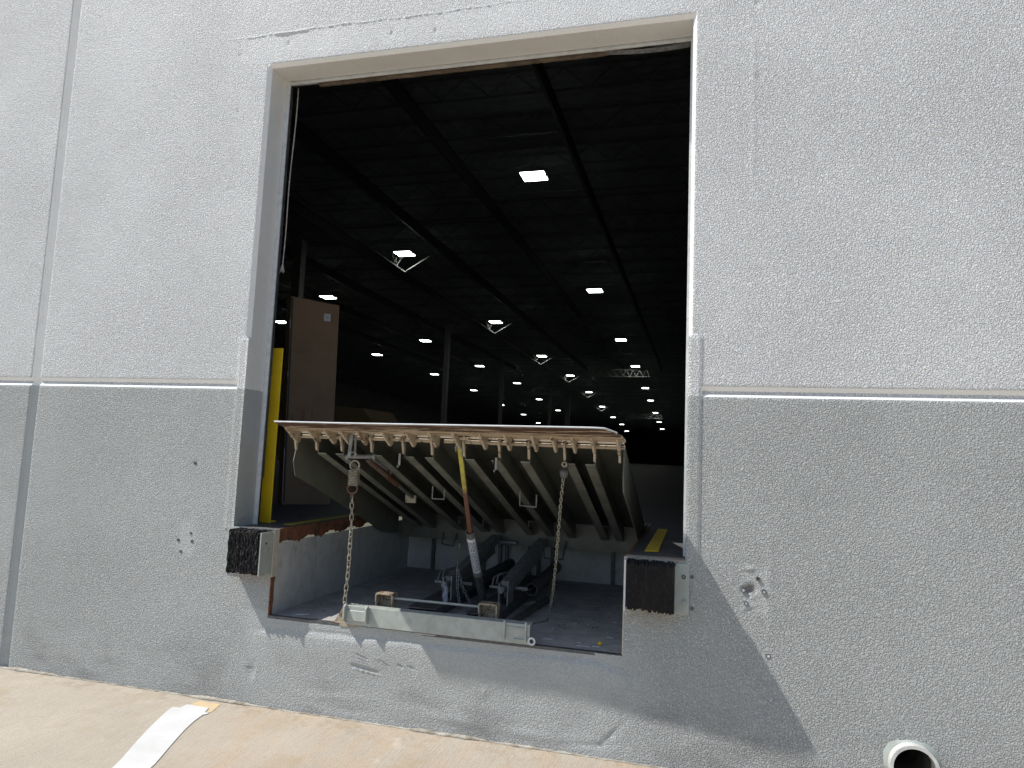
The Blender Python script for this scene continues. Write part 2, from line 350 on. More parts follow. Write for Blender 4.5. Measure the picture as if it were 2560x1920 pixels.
# chips, scrapes and lumps
def blob(x, z, lx_, lz_, ang, h, p=2):
    global H
    dx, dz = XX-x, ZZ-z; c, s = math.cos(ang), math.sin(ang); u = (dx*c+dz*s)/lx_; v = (-dx*s+dz*c)/lz_
    H = H + h*np.exp(-(np.abs(u)**p+np.abs(v)**p))
blob(1.695,-.115,.028,.024,.6,-.015,4); blob(1.715,-.150,.022,.008,.8,.0035); blob(1.69,-.012,.03,.009,.1,.006); blob(1.685,-.205,.05,.006,.4,.004); blob(1.74,.06,.006,.05,.1,-.003)
blob(-.44,-.683,.045,.005,-.30,-.006,4); blob(-.43,-.690,.045,.004,-.25,.004,4); blob(-.32,-.696,.04,.004,-.5,.005,4); blob(-.30,-.704,.04,.005,-.5,-.006,4); blob(-.42,-.748,.085,.011,-.14,-.008,6); blob(-.41,-.762,.085,.004,-.14,.0035,4); blob(-.20,-.708,.018,.005,-.3,-.006,4); blob(-.13,-.712,.02,.006,-.4,-.006,4)
blob(-1.17,-.845,.035,.045,.3,-.007,3); blob(-1.14,-.86,.012,.05,-.2,.006); blob(-1.19,-.815,.04,.01,0,.004)
blob(.31,-.79,.008,.022,.1,.006); blob(.49,-.75,.006,.02,0,.004); blob(1.0,-.93,.09,.012,.8,-.006); blob(.9,-.985,.10,.012,.1,-.004)
blob(.1,-.955,.25,.03,-.03,.005,2); blob(.55,-.98,.2,.025,0,.005); blob(-.6,-.93,.2,.02,.05,.003)
blob(-1.72,.05,.01,.01,0,-.005); blob(-.5,-.99,.15,.02,.0,-.003)
for x, z in ((1.718,3.075),(1.722,2.644),(-1.698,.384),(-1.62,3.15),(-1.25,3.19),(-1.60,2.75),(-1.62,2.2),(-.5,3.17),(-.2,3.15)):
    blob(x, z, .012, .014, 0, -.007)
for _ in range(60):
    blob(rnd.uniform(-3.4,2.9), rnd.uniform(-.9,3.6), rnd.uniform(.005,.014), rnd.uniform(.005,.012), rnd.uniform(0,3), rnd.choice((-.003,.003,.0025)))
nx, nz = len(xs), len(zs)
verts = np.stack([XX.ravel(), -H.ravel(), ZZ.ravel()], 1)
ci = (xs[:-1]+xs[1:])/2; cz = (zs[:-1]+zs[1:])/2
CX, CZ = np.meshgrid(ci, cz, indexing='ij')
hole = (np.abs(CX) < DXO) & (CZ > 0) & (CZ < ZT) | (CX > PXL) & (CX < PXR) & (CZ > PZ) & (CZ <= 0)
hole |= (CX-2.426)**2 + (CZ+.862)**2 < .090**2
I, J = np.where(~hole); q = np.stack([I*nz+J, (I+1)*nz+J, (I+1)*nz+J+1, I*nz+J+1], 1)
faces = q.tolist(); vl = verts.tolist()
def strip(pairs, y1):
    idx = []
    for i, j in pairs:
        idx.append((i*nz+j, len(vl))); vl.append([xs[i], y1, zs[j]])
    for (a, a2), (c_, c2) in zip(idx[:-1], idx[1:]): faces.append([a, c_, c2, a2])
ix = lambda v: int(np.argmin(np.abs(xs-v))); iz = lambda v: int(np.argmin(np.abs(zs-v)))
nface = len(faces)
for xx in (-DXO, DXO): strip([(ix(xx), j) for j in range(iz(0), iz(ZT)+1)], TH)
strip([(i, iz(ZT)) for i in range(ix(-DXO), ix(DXO)+1)], TH)
me = bpy.data.meshes.new('concrete_wall')
me.from_pydata(vl, [], faces); me.update()
me.materials.append(M['wall']); me.materials.append(M['jamb'])
mi = np.zeros(len(faces), dtype=np.int32); mi[nface:] = 1; me.polygons.foreach_set('material_index', mi)
vv = np.array(vl); fq = np.array(faces[:nface])
yy = vv[fq][:, :, 1]; ex = np.minimum(np.ptp(vv[fq][:, :, 0], axis=1), np.ptp(vv[fq][:, :, 2], axis=1)); steep = (np.ptp(yy, axis=1) > .0045) & (ex > 1e-4)
fz_ = vv[fq][:, :, 2].mean(1); fx_ = vv[fq][:, :, 0].mean(1)
edge_ = (np.abs(np.abs(fx_)-1.3816) < .011) & (fz_ > 1.2) & (fz_ < 3.062) | (np.abs(fz_-3.049) < .0112) & (np.abs(fx_) < 1.393)
groove = steep & (np.abs(fz_-.899) < .03) | steep & (np.abs(fx_+3.07) < .05)
steep = edge_ | groove
mi[:nface][edge_ | groove] = 1; me.polygons.foreach_set('material_index', mi)
me.polygons.foreach_set('use_smooth', (~steep).tolist()+[False]*(len(faces)-nface))
wall = bpy.data.objects.new('concrete_wall', me); COL.objects.link(wall)
tag(wall, 'two tone precast concrete wall, light grey above and mid grey below, with an open dock doorway', 'wall')
# back of the wall (inside the building), coarse
b = MB()
b.box(-45,-DXO-.002,.004+.03,TH,-1.3,12); b.box(DXO+.002,2.30,.034,TH,-1.3,12); b.box(2.55,20,.034,TH,-1.3,12); b.box(2.30,2.55,.034,TH,-.74,12); b.box(-DXO-.002,DXO+.002,.034,TH,ZT+.002,12); b.box(-DXO,DXO,.034,TH,-1.3,PZ-.012)
b.build('wall_core', M['jamb'], wall)
# ragged mortar bead at the foot of the wall
b = MB(); n_ = 420
pts = []
for i in range(n_+1):
    x = -5+9.0*i/n_; q_ = max(0, math.sin(i*.083)+.6*math.sin(i*.19+1)+.4*math.sin(i*.47)); hgt = .003+.007*q_+rnd.uniform(0,.005); wd = .008+.010*q_+rnd.uniform(0,.009)
    pts.append((x, hgt, wd))
vs = []; fs = []
for x, hgt, wd in pts: vs += [(x, -.0005-.002, GZ+hgt), (x, -wd*.5, GZ+hgt*.75), (x, -wd, GZ+.0005), (x, .004, GZ-.01)]
for i in range(n_):
    for k in range(3): fs.append((i*4+k, i*4+k+1, i*4+4+k+1, i*4+4+k))
b.add(vs, fs, True); b.build('mortar_bead', M['mortar'], wall)
# anchor sleeves left in the wall
def anchor(x, z, r, depth=.006, parent=wall):
    b = MB(); b.pipe((x, -depth, z), (x, .01, z), r, r*.62, 16); o = b.build('anchor_sleeve', M['mech'], parent)
    c = MB(); c.add([(x+math.cos(a)*r*.62, -depth*.7, z+math.sin(a)*r*.62) for a in [2*PI*k/12 for k in range(12)]], [tuple(range(12))]); c.build('bolt_end', M['trim'] if r > .0105 else M['mech'], o)
    return o
for x, z, r in ((1.734,-.058,.010),(1.662,-.120,.013),(1.762,-.121,.012),(1.676,-.185,.011)): anchor(x, z, r, .008)
for x, z, r in ((-1.698,.384,.009),(-1.685,-.06,.008),(-1.775,-.107,.010),(-1.671,-.109,.010),(-1.749,-.178,.009)): anchor(x, z, r, .003)
anchor(1.785, -.435, .012, .002)

# ------------------------------------------------------------------ door frame (steel angles behind the reveal), header seal, pull rope
df = empty('door_frame', (0,TH,0), 'white steel angle frame lining the back edge of the dock doorway', 'door frame')
MB().box(-DXO-.01,-DXO+.030,TH+.002,TH+.010,0.002,ZT).build('jamb_angle', M['trim'], df)
MB().box(DXO-.016,DXO+.01,TH+.002,TH+.010,0.002,ZT).build('jamb_angle', M['trim'], df)
MB().box(-DXO-.01,DXO+.01,TH+.011,TH+.019,ZT-.02,ZT+.05).build('head_angle', M['trim'], df)
MB().box(-DXO-.030,-DXO-.012,TH+.045,TH+.10,0.3,ZT+.9).build('door_track', M['mech'], df)
MB().box(DXO+.012,DXO+.030,TH+.045,TH+.10,0.3,ZT+.9).build('door_track', M['mech'], df)
MB().box(-DXO-.052,-DXO-.030,TH+.02,TH+.10,0.3,ZT+.9).build('track_bracket', M['mech'], df)
# raised overhead door with its ragged bottom seal
dr = empty('overhead_door', (0,.26,ZT), 'raised overhead dock door with a frayed brown bottom seal under the lintel', 'door')
MB().box(-DXO-.01,DXO+.01,.235,.275,ZT+.012,ZT+.60).build('door_panel', M['trim'], dr)
b = MB()
for i in range(150):
    x = -1.15+2.42*i/150; L = .034+rnd.uniform(-.0025,.0025)
    if i > 120: L *= max(.15, 1-(i-120)/26)
    b.box(x, x+.0162, .238-rnd.uniform(0,.004), .262, ZT+.012-L, ZT+.013)
b.build('bottom_seal', M['sealm'], dr)
b = MB(); b.grid(lambda u, v: (.75+.6*u, .225+.03*v, ZT+.004-.028*math.sin(u*2.4)-.012*v), 20, 2, True); b.build('seal_flap', M['mech2'], dr)
b = MB(); pth = [(-1.374-.022*t+.004*math.sin(t*9), .335, ZT+.03-1.30*t) for t in [i/30 for i in range(31)]]
b.tube(pth, .0042, 8)
e = Vector(pth[-1])
for k in range(9): 
    a = k*.7; b.tube([e+Vector((0,0,.012)), e+Vector((.006*math.cos(a), .006*math.sin(a), -.008)), e+Vector((.016*math.cos(a), .012*math.sin(a), -.035-.008*(k % 3)))], [.004,.004,.0025], 6)
tag(b.build('pull_rope', M['white_rag']), 'thin white pull rope with a frayed knot hanging at the left jamb', 'rope')

# ------------------------------------------------------------------ dock floor, pit, interior shell
def slab(b, x0, x1, y0, y1, z): return b.add([(x0,y0,z),(x1,y0,z),(x1,y1,z),(x0,y1,z)], [(0,1,2,3)])
b = MB()
slab(b, -45, PXL-.008, .045, 210, 0); slab(b, PXR+.008, 20, .045, 210, 0); slab(b, PXL-.008, PXR+.008, 2.13, 210, 0)
tag(b.build('warehouse_floor', M['floor_in'], tri_fix=False), kind='structure')
pit = empty('leveler_pit', (0,1,PZ), 'recessed concrete leveler pit with a rust edged rim below the doorway', 'pit')
b = MB()
for (a0, a1) in ((PXL, PXR),):
    b.grid(lambda u, v: (PXL+(PXR-PXL)*u, .03+2.12*v, PZ+.0015*math.sin(u*40)*math.sin(v*31)), 30, 30, True)
b.build('pit_floor', M['conc_pit'], pit)
MB().grid(lambda u, v: (PXL+.002*math.sin(u*17)*math.sin(v*9), .045+2.08*u, PZ+(-.085-PZ)*v), 30, 8, True).build('pit_side_wall', M['pitwall'], pit)
MB().grid(lambda u, v: (PXR, .045+2.08*u, PZ+(-.085-PZ)*v), 10, 4).build('pit_side_wall', M['pitwall'], pit)
MB().add([(PXL,2.125,PZ),(PXR,2.125,PZ),(PXR,2.125,0),(PXL,2.125,0)], [(0,1,2,3)]).build('pit_back_wall', M['pitwall'], pit)
# rust angle along the top of the left and right pit walls; its lower edge is chewed
def ragged(x, s):
    b = MB(); N = 90; vs = []; fs = []
    for i in range(N+1):
        y = .06+2.06*i/N; zb = -.085+.03*(i/N)+.012*math.sin(i*.5)+rnd.uniform(-.008,.008)
        vs += [(x+s*.004, y, 0.0025), (x+s*.004, y, zb), (x-s*.012, y, 0.0025), (x-s*.004, y, zb)]
    for i in range(N):
        k = i*4; fs += [(k, k+1, k+5, k+4), (k+2, k, k+4, k+6), (k+1, k+3, k+7, k+5)]
    return b.add(vs, fs)
ragged(PXL, 1).build('curb_angle', M['curb'], pit); ragged(PXR, -1).build('curb_angle', M['curb'], pit)
# front corner posts of the rim: beige above, bare rust below
MB().box(PXL-.0, PXL+.006, .0015, .058, -.285, .002).build('corner_post', M['angle_beige'], pit)
MB().prism([(.0015,-.286),(.046,-.286),(.034,-.33),(.040,-.42),(.030,PZ+.001),(.0015,PZ+.001)], 'x', PXL-.002, PXL+.006).build('corner_post', M['curb'], pit)
MB().box(PXR-.006, PXR, .0015, .058, PZ, .002).build('corner_post', M['angle_beige'], pit)
# painted nosing each side of the pit and the sill angle in front
MB().box(-DXO, PXL, -.001, .06, -.006, .0035).build('rim_nosing', M['mech2'], pit)
MB().box(PXR, DXO, -.001, .085, -.006, .0035).build('rim_nosing', M['beige'], pit)
MB().box(PXL, -.60, .0, .034, PZ-.012, PZ+.004).build('sill_angle', M['mech'], pit)
MB().box(-.60, -.50, -.004, .12, PZ-.010, PZ+.005).build('sill_plate', M['beige'], pit)
MB().box(-.50, PXR, .0, .034, PZ-.012, PZ+.004).build('sill_angle', M['mech'], pit)
for x in (-.84,-.37,-.225,-.165,.041,.119,.24,.75):
    MB().box(x-.014, x+.014, 2.09, 2.12, PZ, -.12).build('back_bar', M['mech'], pit)
# yellow floor lines
b = MB(); b.box(-1.215,-1.145,.30,1.9,.001,.004); tag(b.build('floor_line', M['yellow_line']), 'worn yellow floor line along the left edge of the leveler pit', 'floor marking', 'yellow lines beside the leveler')
b = MB(); b.prism([(1.140,.30),(1.215,.32),(1.205,1.72),(1.134,1.71)], 'z', .001, .004); tag(b.build('floor_line', M['yellow']), 'bright yellow floor line behind the right dock bumper', 'floor marking', 'yellow lines beside the leveler')
# shell of the warehouse
b = MB(); b.box(-45.2,-45,.19,210,-.2,12); tag(b.build('interior_wall', M['intwall']), kind='structure')
b = MB(); b.box(8,8.2,.19,210,-.2,12); tag(b.build('interior_wall', M['intwall']), kind='structure')
b = MB(); b.box(-45,8,210,210.2,-.2,12); tag(b.build('interior_wall', M['intwall']), kind='structure')
def roofz(y): return 9.9 if y < 62 else 9.9-(y-62)*.028
b = MB()
prof = [(0.19,9.9),(62,9.9),(210,roofz(210))]
N = 400
pts = []
for i in range(N+1):
    y = .19+60*i/N; pts.append((y, 9.9+(.038 if i % 2 else 0)))
pts.append((210, roofz(210)))
vs = []; 
for y, z in pts: vs += [(-45,y,z),(8,y,z)]
b.add(vs, [(2*i,2*i+1,2*i+3,2*i+2) for i in range(len(pts)-1)])
tag(b.build('ceiling', M['roofm'], tri_fix=False), kind='structure')
b = MB(); b.box(-45.2,8.2,.0+.2,210.2,10.05,10.3); tag(b.build('roof', M['roofm']), kind='structure')

# joists across the building (open web), girders along it
jm = MB(); X0, X1 = -44.0, 7.8
jm.box(X0,X1,-.035,.035,-.04,0); jm.box(X0,X1,-.03,.03,-.62,-.585)
k = 0; x = X0
while x < X1-.6:
    za, zb = (-.04,-.585) if k % 2 == 0 else (-.585,-.04)
    jm.obox((x,0,za),(x+.62,0,zb),.028,.028,(0,1,0)); x += .62; k += 1
jme = None; yj = 3.4; i = 0
while yj < 150:
    if jme is None:
        o = jm.build('roof_joist', M['dark_roof'], tri_fix=False); jme = o.data
    else:
        o = bpy.data.objects.new('roof_joist', jme); COL.objects.link(o)
    o.location = (0, yj, roofz(yj)-.03)
    tag(o, 'dark open web steel joist under the ceiling, %s behind the doorway' % (['first','second','third','fourth','fifth','sixth','seventh','eighth','ninth','tenth'] + ['%dth' % k for k in range(11, 90)])[i], 'joist', 'open web joists under the ceiling')
    i += 1; yj += 2.1 if yj < 60 else 4.2
gme = None
for gi, gx in enumerate((4.9, 1.4, -2.1, -5.6, -9.1, -12.6, -16.1, -19.6, -23.1)):
    b = MB()
    b.box(gx-.045,gx+.045,.25,62,8.80,8.82); b.box(gx-.012,gx+.012,.25,62,8.82,9.20); b.box(gx-.045,gx+.045,.25,62,9.20,9.22)
    tag(b.build('roof_beam', M['mech']), 'dark steel beam running front to back under the joists, %s from the right' % ('first','second','third','fourth','fifth','sixth','seventh','eighth','ninth')[gi], 'beam', 'long beams under the joists')
# columns with yellow guards
def column(x, y, w, lab):
    r = empty('steel_column', (x,y,0), lab, 'column', 'columns inside the warehouse')
    MB().box(x-w/2,x+w/2,y-w/2,y+w/2,1.9,8.8).build('shaft', M['col_paint'], r)
    MB().box(x-w/2-.01,x+w/2+.01,y-w/2-.01,y+w/2+.01,0,1.9).build('column_guard', M['yellow'], r)
column(-14.3, 20.6, .36, 'nearest interior column, dim grey, rising behind the tall cardboard box')
column(-14.4, 38.2, .29, 'second interior column from the left, thin grey with yellow base')
column(-15.5, 55.0, .29, 'thin grey interior column, third from the left, faint in the dark')
column(-14.4, 70.4, .30, 'faint interior column, fourth from the left, behind the lip')
column(-15.3, 85.7, .60, 'broad dim interior column, rightmost of the row behind the lip')

# lamps: position (pixel rays measured off the photograph turned into world coordinates at lamp height)
LAMPS = [(-3.28,14.98,8.5),(-3.54,28.85,8.5),(-3.8,42.7,8.5),(-4.02,56.0,8.5),(-4.29,71,8.2),(-4.7,85,8.1),(-4.94,99,7.54),(-5.2,113,7.0),(-5.41,127,6.5),
 (-10.3,21.86,8.5),(-10.62,36.22,8.5),(-10.87,50.17,8.5),(-10.91,63.06,8.5),(-11.35,78.0,8.35),(-11.6,91.5,7.7),(-11.7,105,7.1),(-11.75,118,6.7),(-12.2,131,6.1),
 (-24.93,49.64,8.5),(-24.98,63.04,8.5),(-25.8,78.5,8.4),(-26.6,94,7.8),(-26.5,107,7.3),(-27.2,121,6.7),
 (-17.83,42.8,8.5),(-18.05,56.43,8.5),(-18.19,70.5,8.5),(-19.3,86.5,8.1),(-20.2,104,7.9),(-17.81,29.0,8.5),(-24.83,35.48,8.5)]
lamp0 = []
def make_lamp(x, y, z, lab):
    r = empty('high_bay_lamp', (x,y,z), lab, 'lamp', 'high bay lamps under the warehouse ceiling')
    if not lamp0:
        h = MB(); h.box(x-.37,x+.37,y-.31,y+.31,z+.03,z+.07); h.box(x-.37,x+.37,y-.015,y+.015,z-.01,z+.03); h.build('housing', M['mech'], r)
        for s in (-1, 1): MB().box(x-.34,x+.34,y+s*.175-.12,y+s*.175+.12,z-.004,z+.028).build('lamp_panel', M['lamp'], r)
        t = MB()
        for s in (-1, 1): t.tube([(x+s*.33,y,z+.07),(x+s*.15,y,9.28 if z > 8.4 else z+.7)], .006, 6)
        t.build('hanger_cable', M['mech2'], r); lamp0.append(r)
    else:
        for c in lamp0[0].children:
            d = c.copy(); COL.objects.link(d); d.parent = r; d.location = c.location
    return r
ROWX = (-4.3, -11.2, -18.6, -25.8); seen = {}; ORD = ['first','second','third','fourth','fifth','sixth','seventh','eighth','ninth','tenth'] + ['%dth' % k for k in range(11, 60)]
order = sorted(LAMPS, key=lambda l: l[1])
labs = {0:'nearest and largest twin panel lamp, high in the middle of the dark doorway', 1:'twin panel lamp above a lit V of bracing, upper left of the doorway', 2:'twin panel lamp second from the top on the right row', 3:'small twin panel lamp at the far left above the cardboard box', 4:'small twin panel lamp beside the left jamb, left of the cardboard box'}
for i, (x, y, z) in enumerate(order):
    rown, row = min((('right hand row', 0), ('row with the V braces', 1), ('row third from the right', 2), ('far left row', 3)), key=lambda q: abs(ROWX[q[1]]-x))
    seen[row] = seen.get(row, 0)+1
    lab = labs.get(i, 'small twin panel ceiling lamp, %s nearest in the %s' % (ORD[seen[row]-1], rown)); make_lamp(x, y, z, lab)
bpy.context.view_layer.update()
for r in [o for o in COL.objects if o.name.startswith('high_bay_lamp')][1:]:
    for c in r.children: c.location = Vector(lamp0[0].children[0].location)

# lit V bracing just behind the second row of lamps
for i, (x, y, z) in enumerate([l for l in LAMPS if abs(l[0]+11) < 1.6]):
    if i > 5: break
    b = MB(); yy = y+.64; vx = x-.22; vz = z-.55 
    b.obox((vx-1.45,yy,vz+.95),(vx,yy,vz),.035,.035,(0,1,0)); b.obox((vx,yy,vz),(vx+1.05,yy,vz+.62),.035,.035,(0,1,0))
    b.obox((vx-.40,yy,vz+.26),(vx-.62,yy,vz+.80),.05,.03,(0,1,0)); b.obox((vx-.40,yy,vz+.26),(vx-.18,yy,vz+.60),.05,.03,(0,1,0)); b.obox((vx-.45,yy,vz+.3),(vx-.42,yy,vz+.62),.05,.03,(0,1,0))
    o = b.build('joist_brace', M['brace_paint'], tri_fix=False)
    tag(o, 'lit V shaped joist brace just below the nearest lamp of the left row' if i == 0 else 'small lit V shaped brace under the %s lamp of its row' % ORD[i], 'brace', 'V braces below the lamp row')
# short girders lit by lamps far back
for (xa, xb, y, z, lab) in ((-8.0,-2.9,57.2,7.78,'lit lattice girder hanging under the fourth lamp of the right row'), (-16.9,-13.2,70,7.25,'lit lattice girder far back between the two dim columns'), (-9.2,-4.0,100.2,6.8,'tiny lit lattice girder low at the right, far back')):
    b = MB(); b.box(xa,xb,y-.05,y+.05,z-.03,z+.03); b.box(xa+.8,xb-1,y-.05,y+.05,z+.56,z+.64)
    n_ = 9; st = (xb-xa)/n_
    for k in range(n_): b.obox((xa+k*st,y,z),(xa+(k+.5)*st,y,z+.6),.05,.05,(0,1,0)); b.obox((xa+(k+.5)*st,y,z+.6),(xa+(k+1)*st,y,z),.05,.05,(0,1,0))
    tag(b.build('lattice_girder', M['brace_paint'], tri_fix=False), lab, 'girder')
# far stock
b = MB(); b.prism([(-25,0),(-16.6,0),(-16.9,2.3),(-17.4,2.9),(-25,3.2)], 'y', 33, 37); tag(b.build('box_stack', M['card']), 'large dark brown stack of wrapped boxes far back at left', 'box stack')

# ------------------------------------------------------------------ yellow guard post, cardboard box
b = MB(); b.box(-1.424,-1.340,.335,.343,0,1.186); b.box(-1.424,-1.416,.343,.43,0,1.186); b.box(-1.424,-1.35,.343,.42,0,.01)
tag(b.build('guard_post', M['yellow'], bevel=.0015), 'yellow steel door track guard standing inside the left jamb', 'guard post')
bx = empty('cardboard_box', (-2.0,1.87,0), 'tall brown cardboard box leaning upright inside the doorway behind the yellow guard', 'box')
A0 = Vector((-2.163,1.742,0)); B0 = Vector((-1.844,2.023,0)); dx = (B0-A0).normalized(); nn = Vector((-dx.y, dx.x, 0))
HB = 1.90; lean = nn*.05
tp = lambda u, v, off=0.: A0 + dx*u + (lean*(v/HB)) + Vector((0,0,v)) - nn*off + dx*(-.045*v/HB)
Wd = (B0-A0).length; b = MB()
D = nn*.13 - dx*.02
c8 = [tp(0,0), tp(Wd,0), tp(Wd+.02,HB-.03), tp(0,HB)]; c8b = [p + D for p in c8]
b.add(c8+c8b, [(0,1,2,3),(4,7,6,5),(0,4,5,1),(1,5,6,2),(2,6,7,3),(3,7,4,0)]); b.build('carton', M['card'], bx, bevel=.003)
def quad(u0, u1, v0, v1, off): return [tp(u0,v0,off), tp(u1,v0,off), tp(u1,v1,off), tp(u0,v1,off)]
b = MB(); b.add(quad(.004,.020,.02,HB-.01,.0015), [(0,1,2,3)]); b.build('edge_strap', M['ink'], bx)
b = MB()
for v0, v1 in ((1.60,1.68),(1.15,1.2),(.02,.5)): b.add(quad(-.004,.003,v0,v1,.002), [(0,1,2,3)])
b.build('tape', M['tape'], bx)
b = MB(); b.add(quad(.305,.365,HB-.195,HB-.125,.002), [(0,1,2,3)]); lab_ = b.build('shipping_label', M['paper'], bx)
b = MB()
for r in range(4): b.add(quad(.318+r*.010,.323+r*.010,HB-.18,HB-.14,.0035), [(0,1,2,3)])
b.build('label_print', M['steel_grey'], lab_)
def glyphs(u0, u1, v0, v1, n, mt, seed, nm):
    rr = random.Random(seed); b = MB(); step = (v1-v0)/n
    for k in range(n):
        va = v0+k*step; vb = va+step*.72; w_ = u1-u0
        t = rr.randint(0,3)
        b.add(quad(u0,u1,va,va+step*.22,.0022), [(0,1,2,3)])
        if t: b.add(quad(u0,u1,vb-step*.2,vb,.0022), [(0,1,2,3)])
        if t != 1: b.add(quad(u0+w_*.4,u0+w_*.6,va,vb,.0022), [(0,1,2,3)])
        if t > 1: b.add(quad(u0,u0+w_*.18,va,vb,.0022), [(0,1,2,3)])
    return b.build(nm, mt, bx)
glyphs(.373,.383,HB-.20,HB-.13,5,M['ink'],1,'side_print'); glyphs(.055,.062,.62,.82,16,M['ink'],2,'side_print')
glyphs(.13,.165,.50,.86,10,M['redink'],3,'brand_print'); glyphs(.225,.232,.50,.90,26,M['ink'],4,'side_print'); glyphs(.243,.250,.50,.85,22,M['redink'],5,'side_print')
glyphs(.325,.352,.66,.78,4,M['redink'],6,'brand_print'); glyphs(.315,.320,.66,.78,9,M['ink'],8,'side_print')

# ------------------------------------------------------------------ dock bumpers
def bumper(x0, x1, mt, lab, left):
    r = empty('dock_bumper', ((x0+x1)/2,0,-.256), lab, 'bumper', 'laminated rubber dock bumpers')
    N = 26 if left else 30; b = MB(); st = (x1-x0)/N
    for i in range(N):
        f = -.114+rnd.uniform(-.005,.004)*(1 if left else .12); zt = -.002+rnd.uniform(-.010,.004); zb = -.255+rnd.uniform(-.010,.006)
        if not left: zt += -.004; zb += .012*(1-i/N)
        ys = []; K = 22
        gp = .04 if left else .003; xa, xb = x0+i*st+st*gp, x0+(i+1)*st-st*gp
        ph = rnd.uniform(0,6)
        rows = []
        for k in range(K+1):
            z_ = zb+(zt-zb)*k/K; d = f+ (.0034 if left else .0004)*math.sin(k*.9+ph)+rnd.uniform(-.0018,.0018)*(1 if left else .5)
            if k == K: d += .012
            if k == 0: d += .008
            wv = rnd.uniform(-.0012,.0012) if left else 0
            cr = .004 if left else .0006; rows.append([(xa+wv,-.004,z_),(xa+wv,d+cr,z_),((xa+xb)/2+wv,d,z_),(xb+wv,d+cr,z_),(xb+wv,-.004,z_)])
        vs = [p for rw in rows for p in rw]; fs = [(k*5+j, k*5+j+1, k*5+5+j+1, k*5+5+j) for k in range(K) for j in range(4)] + [(0,1,2,3,4), tuple(K*5+j for j in (4,3,2,1,0))]
        b.add(vs, fs)
    b.build('rubber_plies', mt, r)
    return r
bl = bumper(-1.325,-1.098,M['rubber'],'left dock bumper, frayed vertical rubber plies scuffed white, beside the pit',True)
b = MB(); b.box(-1.412,-1.325,-.009,-.001,-.268,0.004); b.box(-1.334,-1.326,-.09,-.009,-.262,-.002); b.build('mounting_angle', M['steel_grey'], bl, bevel=.001)
b = MB(); b.box(-1.096,-1.088,-.122,-.003,-.262,-.008); b.box(-1.140,-1.088,-.012,-.003,-.262,-.266); pl_ = b.build('end_plate', M['steel_grey'], bl, bevel=.001)
MB().tube([(-1.0878,-.07,-.075),(-1.0860,-.07,-.075)], .007, 12).build('bolt_hole', M['ink'], pl_)
for z_ in (-.07,-.19): MB().tube([(-1.38,-.009,z_),(-1.38,-.022,z_)], .011, 6).build('bolt', M['steel_grey'], bl)
brr = bumper(1.078,1.322,M['rubber2'],'right dock bumper, worn smooth black rubber block with a bolted side plate',False)
b = MB(); b.box(1.3225,1.394,-.010,-.002,-.271,-.012); b.box(1.3225,1.330,-.085,-.010,-.262,-.018); b.build('mounting_angle', M['steel_grey'], brr, bevel=.001)
b = MB(); b.box(1.068,1.0765,-.112,-.003,-.258,-.001); b.build('end_plate', M['trim'], brr, bevel=.001)
MB().pipe((1.366,-.014,-.079),(1.366,-.009,-.079),.011,.006,16).build('bolt_hole', M['ink'], brr)
b = MB(); b.tube([(1.370,-.010,-.208),(1.370,-.013,-.208)], .015, 20); b.tube([(1.370,-.013,-.208),(1.370,-.024,-.208)], .009, 6); b.build('bolt', M['steel_grey'], brr)
anchor(1.408,-.076,.010,.002); anchor(1.410,-.236,.010,.002)

# ------------------------------------------------------------------ the dock leveler
SL = .36; HY, HZ = .05, .583
lv = empty('dock_leveler', (0,1.7,PZ), 'raised steel dock leveler with ribbed underside and rusty beige lip over the pit', 'dock leveler')
dz = lambda y: .603-SL*(y-.06)
# deck sheet
b = MB()
b.add([(-1.035,.062,dz(.062)),(1.035,.062,dz(.062)),(1.035,1.74,dz(1.74)),(-1.035,1.74,dz(1.74)),
       (-1.035,.062,dz(.062)+.009),(1.035,.062,dz(.062)+.009),(1.035,1.74,dz(1.74)+.009),(-1.035,1.74,dz(1.74)+.009)], [(0,1,2,3),(4,7,6,5),(0,4,5,1),(1,5,6,2),(2,6,7,3),(3,7,4,0)])
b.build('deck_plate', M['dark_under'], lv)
# ribs: web + bottom flange
ribs = [(-.866,1),(-.689,-1),(-.488,1),(-.280,1),(-.095,-1),(.105,1),(.321,-1),(.496,-1),(.703,1),(.873,-1)]
for x, s in ribs:
    b = MB(); dpt = .118; y0, y1 = .078, 1.72; t = .006
    P = lambda y, d: (y, dz(y)-d)
    b.prism([P(y0,.0), P(y0,dpt), P(y1,dpt), P(y1,.0)], 'x', x-t/2, x+t/2)
    a0, a1 = (x+t/2, x+.055) if s > 0 else (x-.055, x-t/2)
    b.prism([P(y0,dpt-t), P(y0,dpt), P(y1,dpt), P(y1,dpt-t)], 'x', a0, a1)
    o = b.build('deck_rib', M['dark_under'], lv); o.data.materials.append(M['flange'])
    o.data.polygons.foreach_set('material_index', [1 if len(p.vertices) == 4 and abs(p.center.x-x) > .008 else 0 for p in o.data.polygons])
# side plates (toe guards)
def side(x):
    b = MB(); b.prism([(.095,.590),(.092,.507),(.068,.425),(.10,.335),(.37,.246),(.86,.072),(1.40,-.125),(1.62,-.165),(1.74,-.17),(1.74,dz(1.74)),(.09,dz(.09))], 'x', x-.003, x+.003)
    return b.build('side_plate', M['side'], lv)
side(-1.031); side(1.031)
# rear frame
b = MB(); b.box(-1.0,1.0,1.745,1.80,-.20,-.01); b.build('rear_frame', M['dark_under'], lv)
b = MB(); b.box(-1.03,1.03,1.78,2.12,-.012,.0025); b.build('rear_plate', M['dark_under'], lv)
b = MB(); b.tube([(-.235,1.72,-.185),(.02,1.72,-.185)], .02, 12); b.build('rear_tube', M['mech2'], lv)
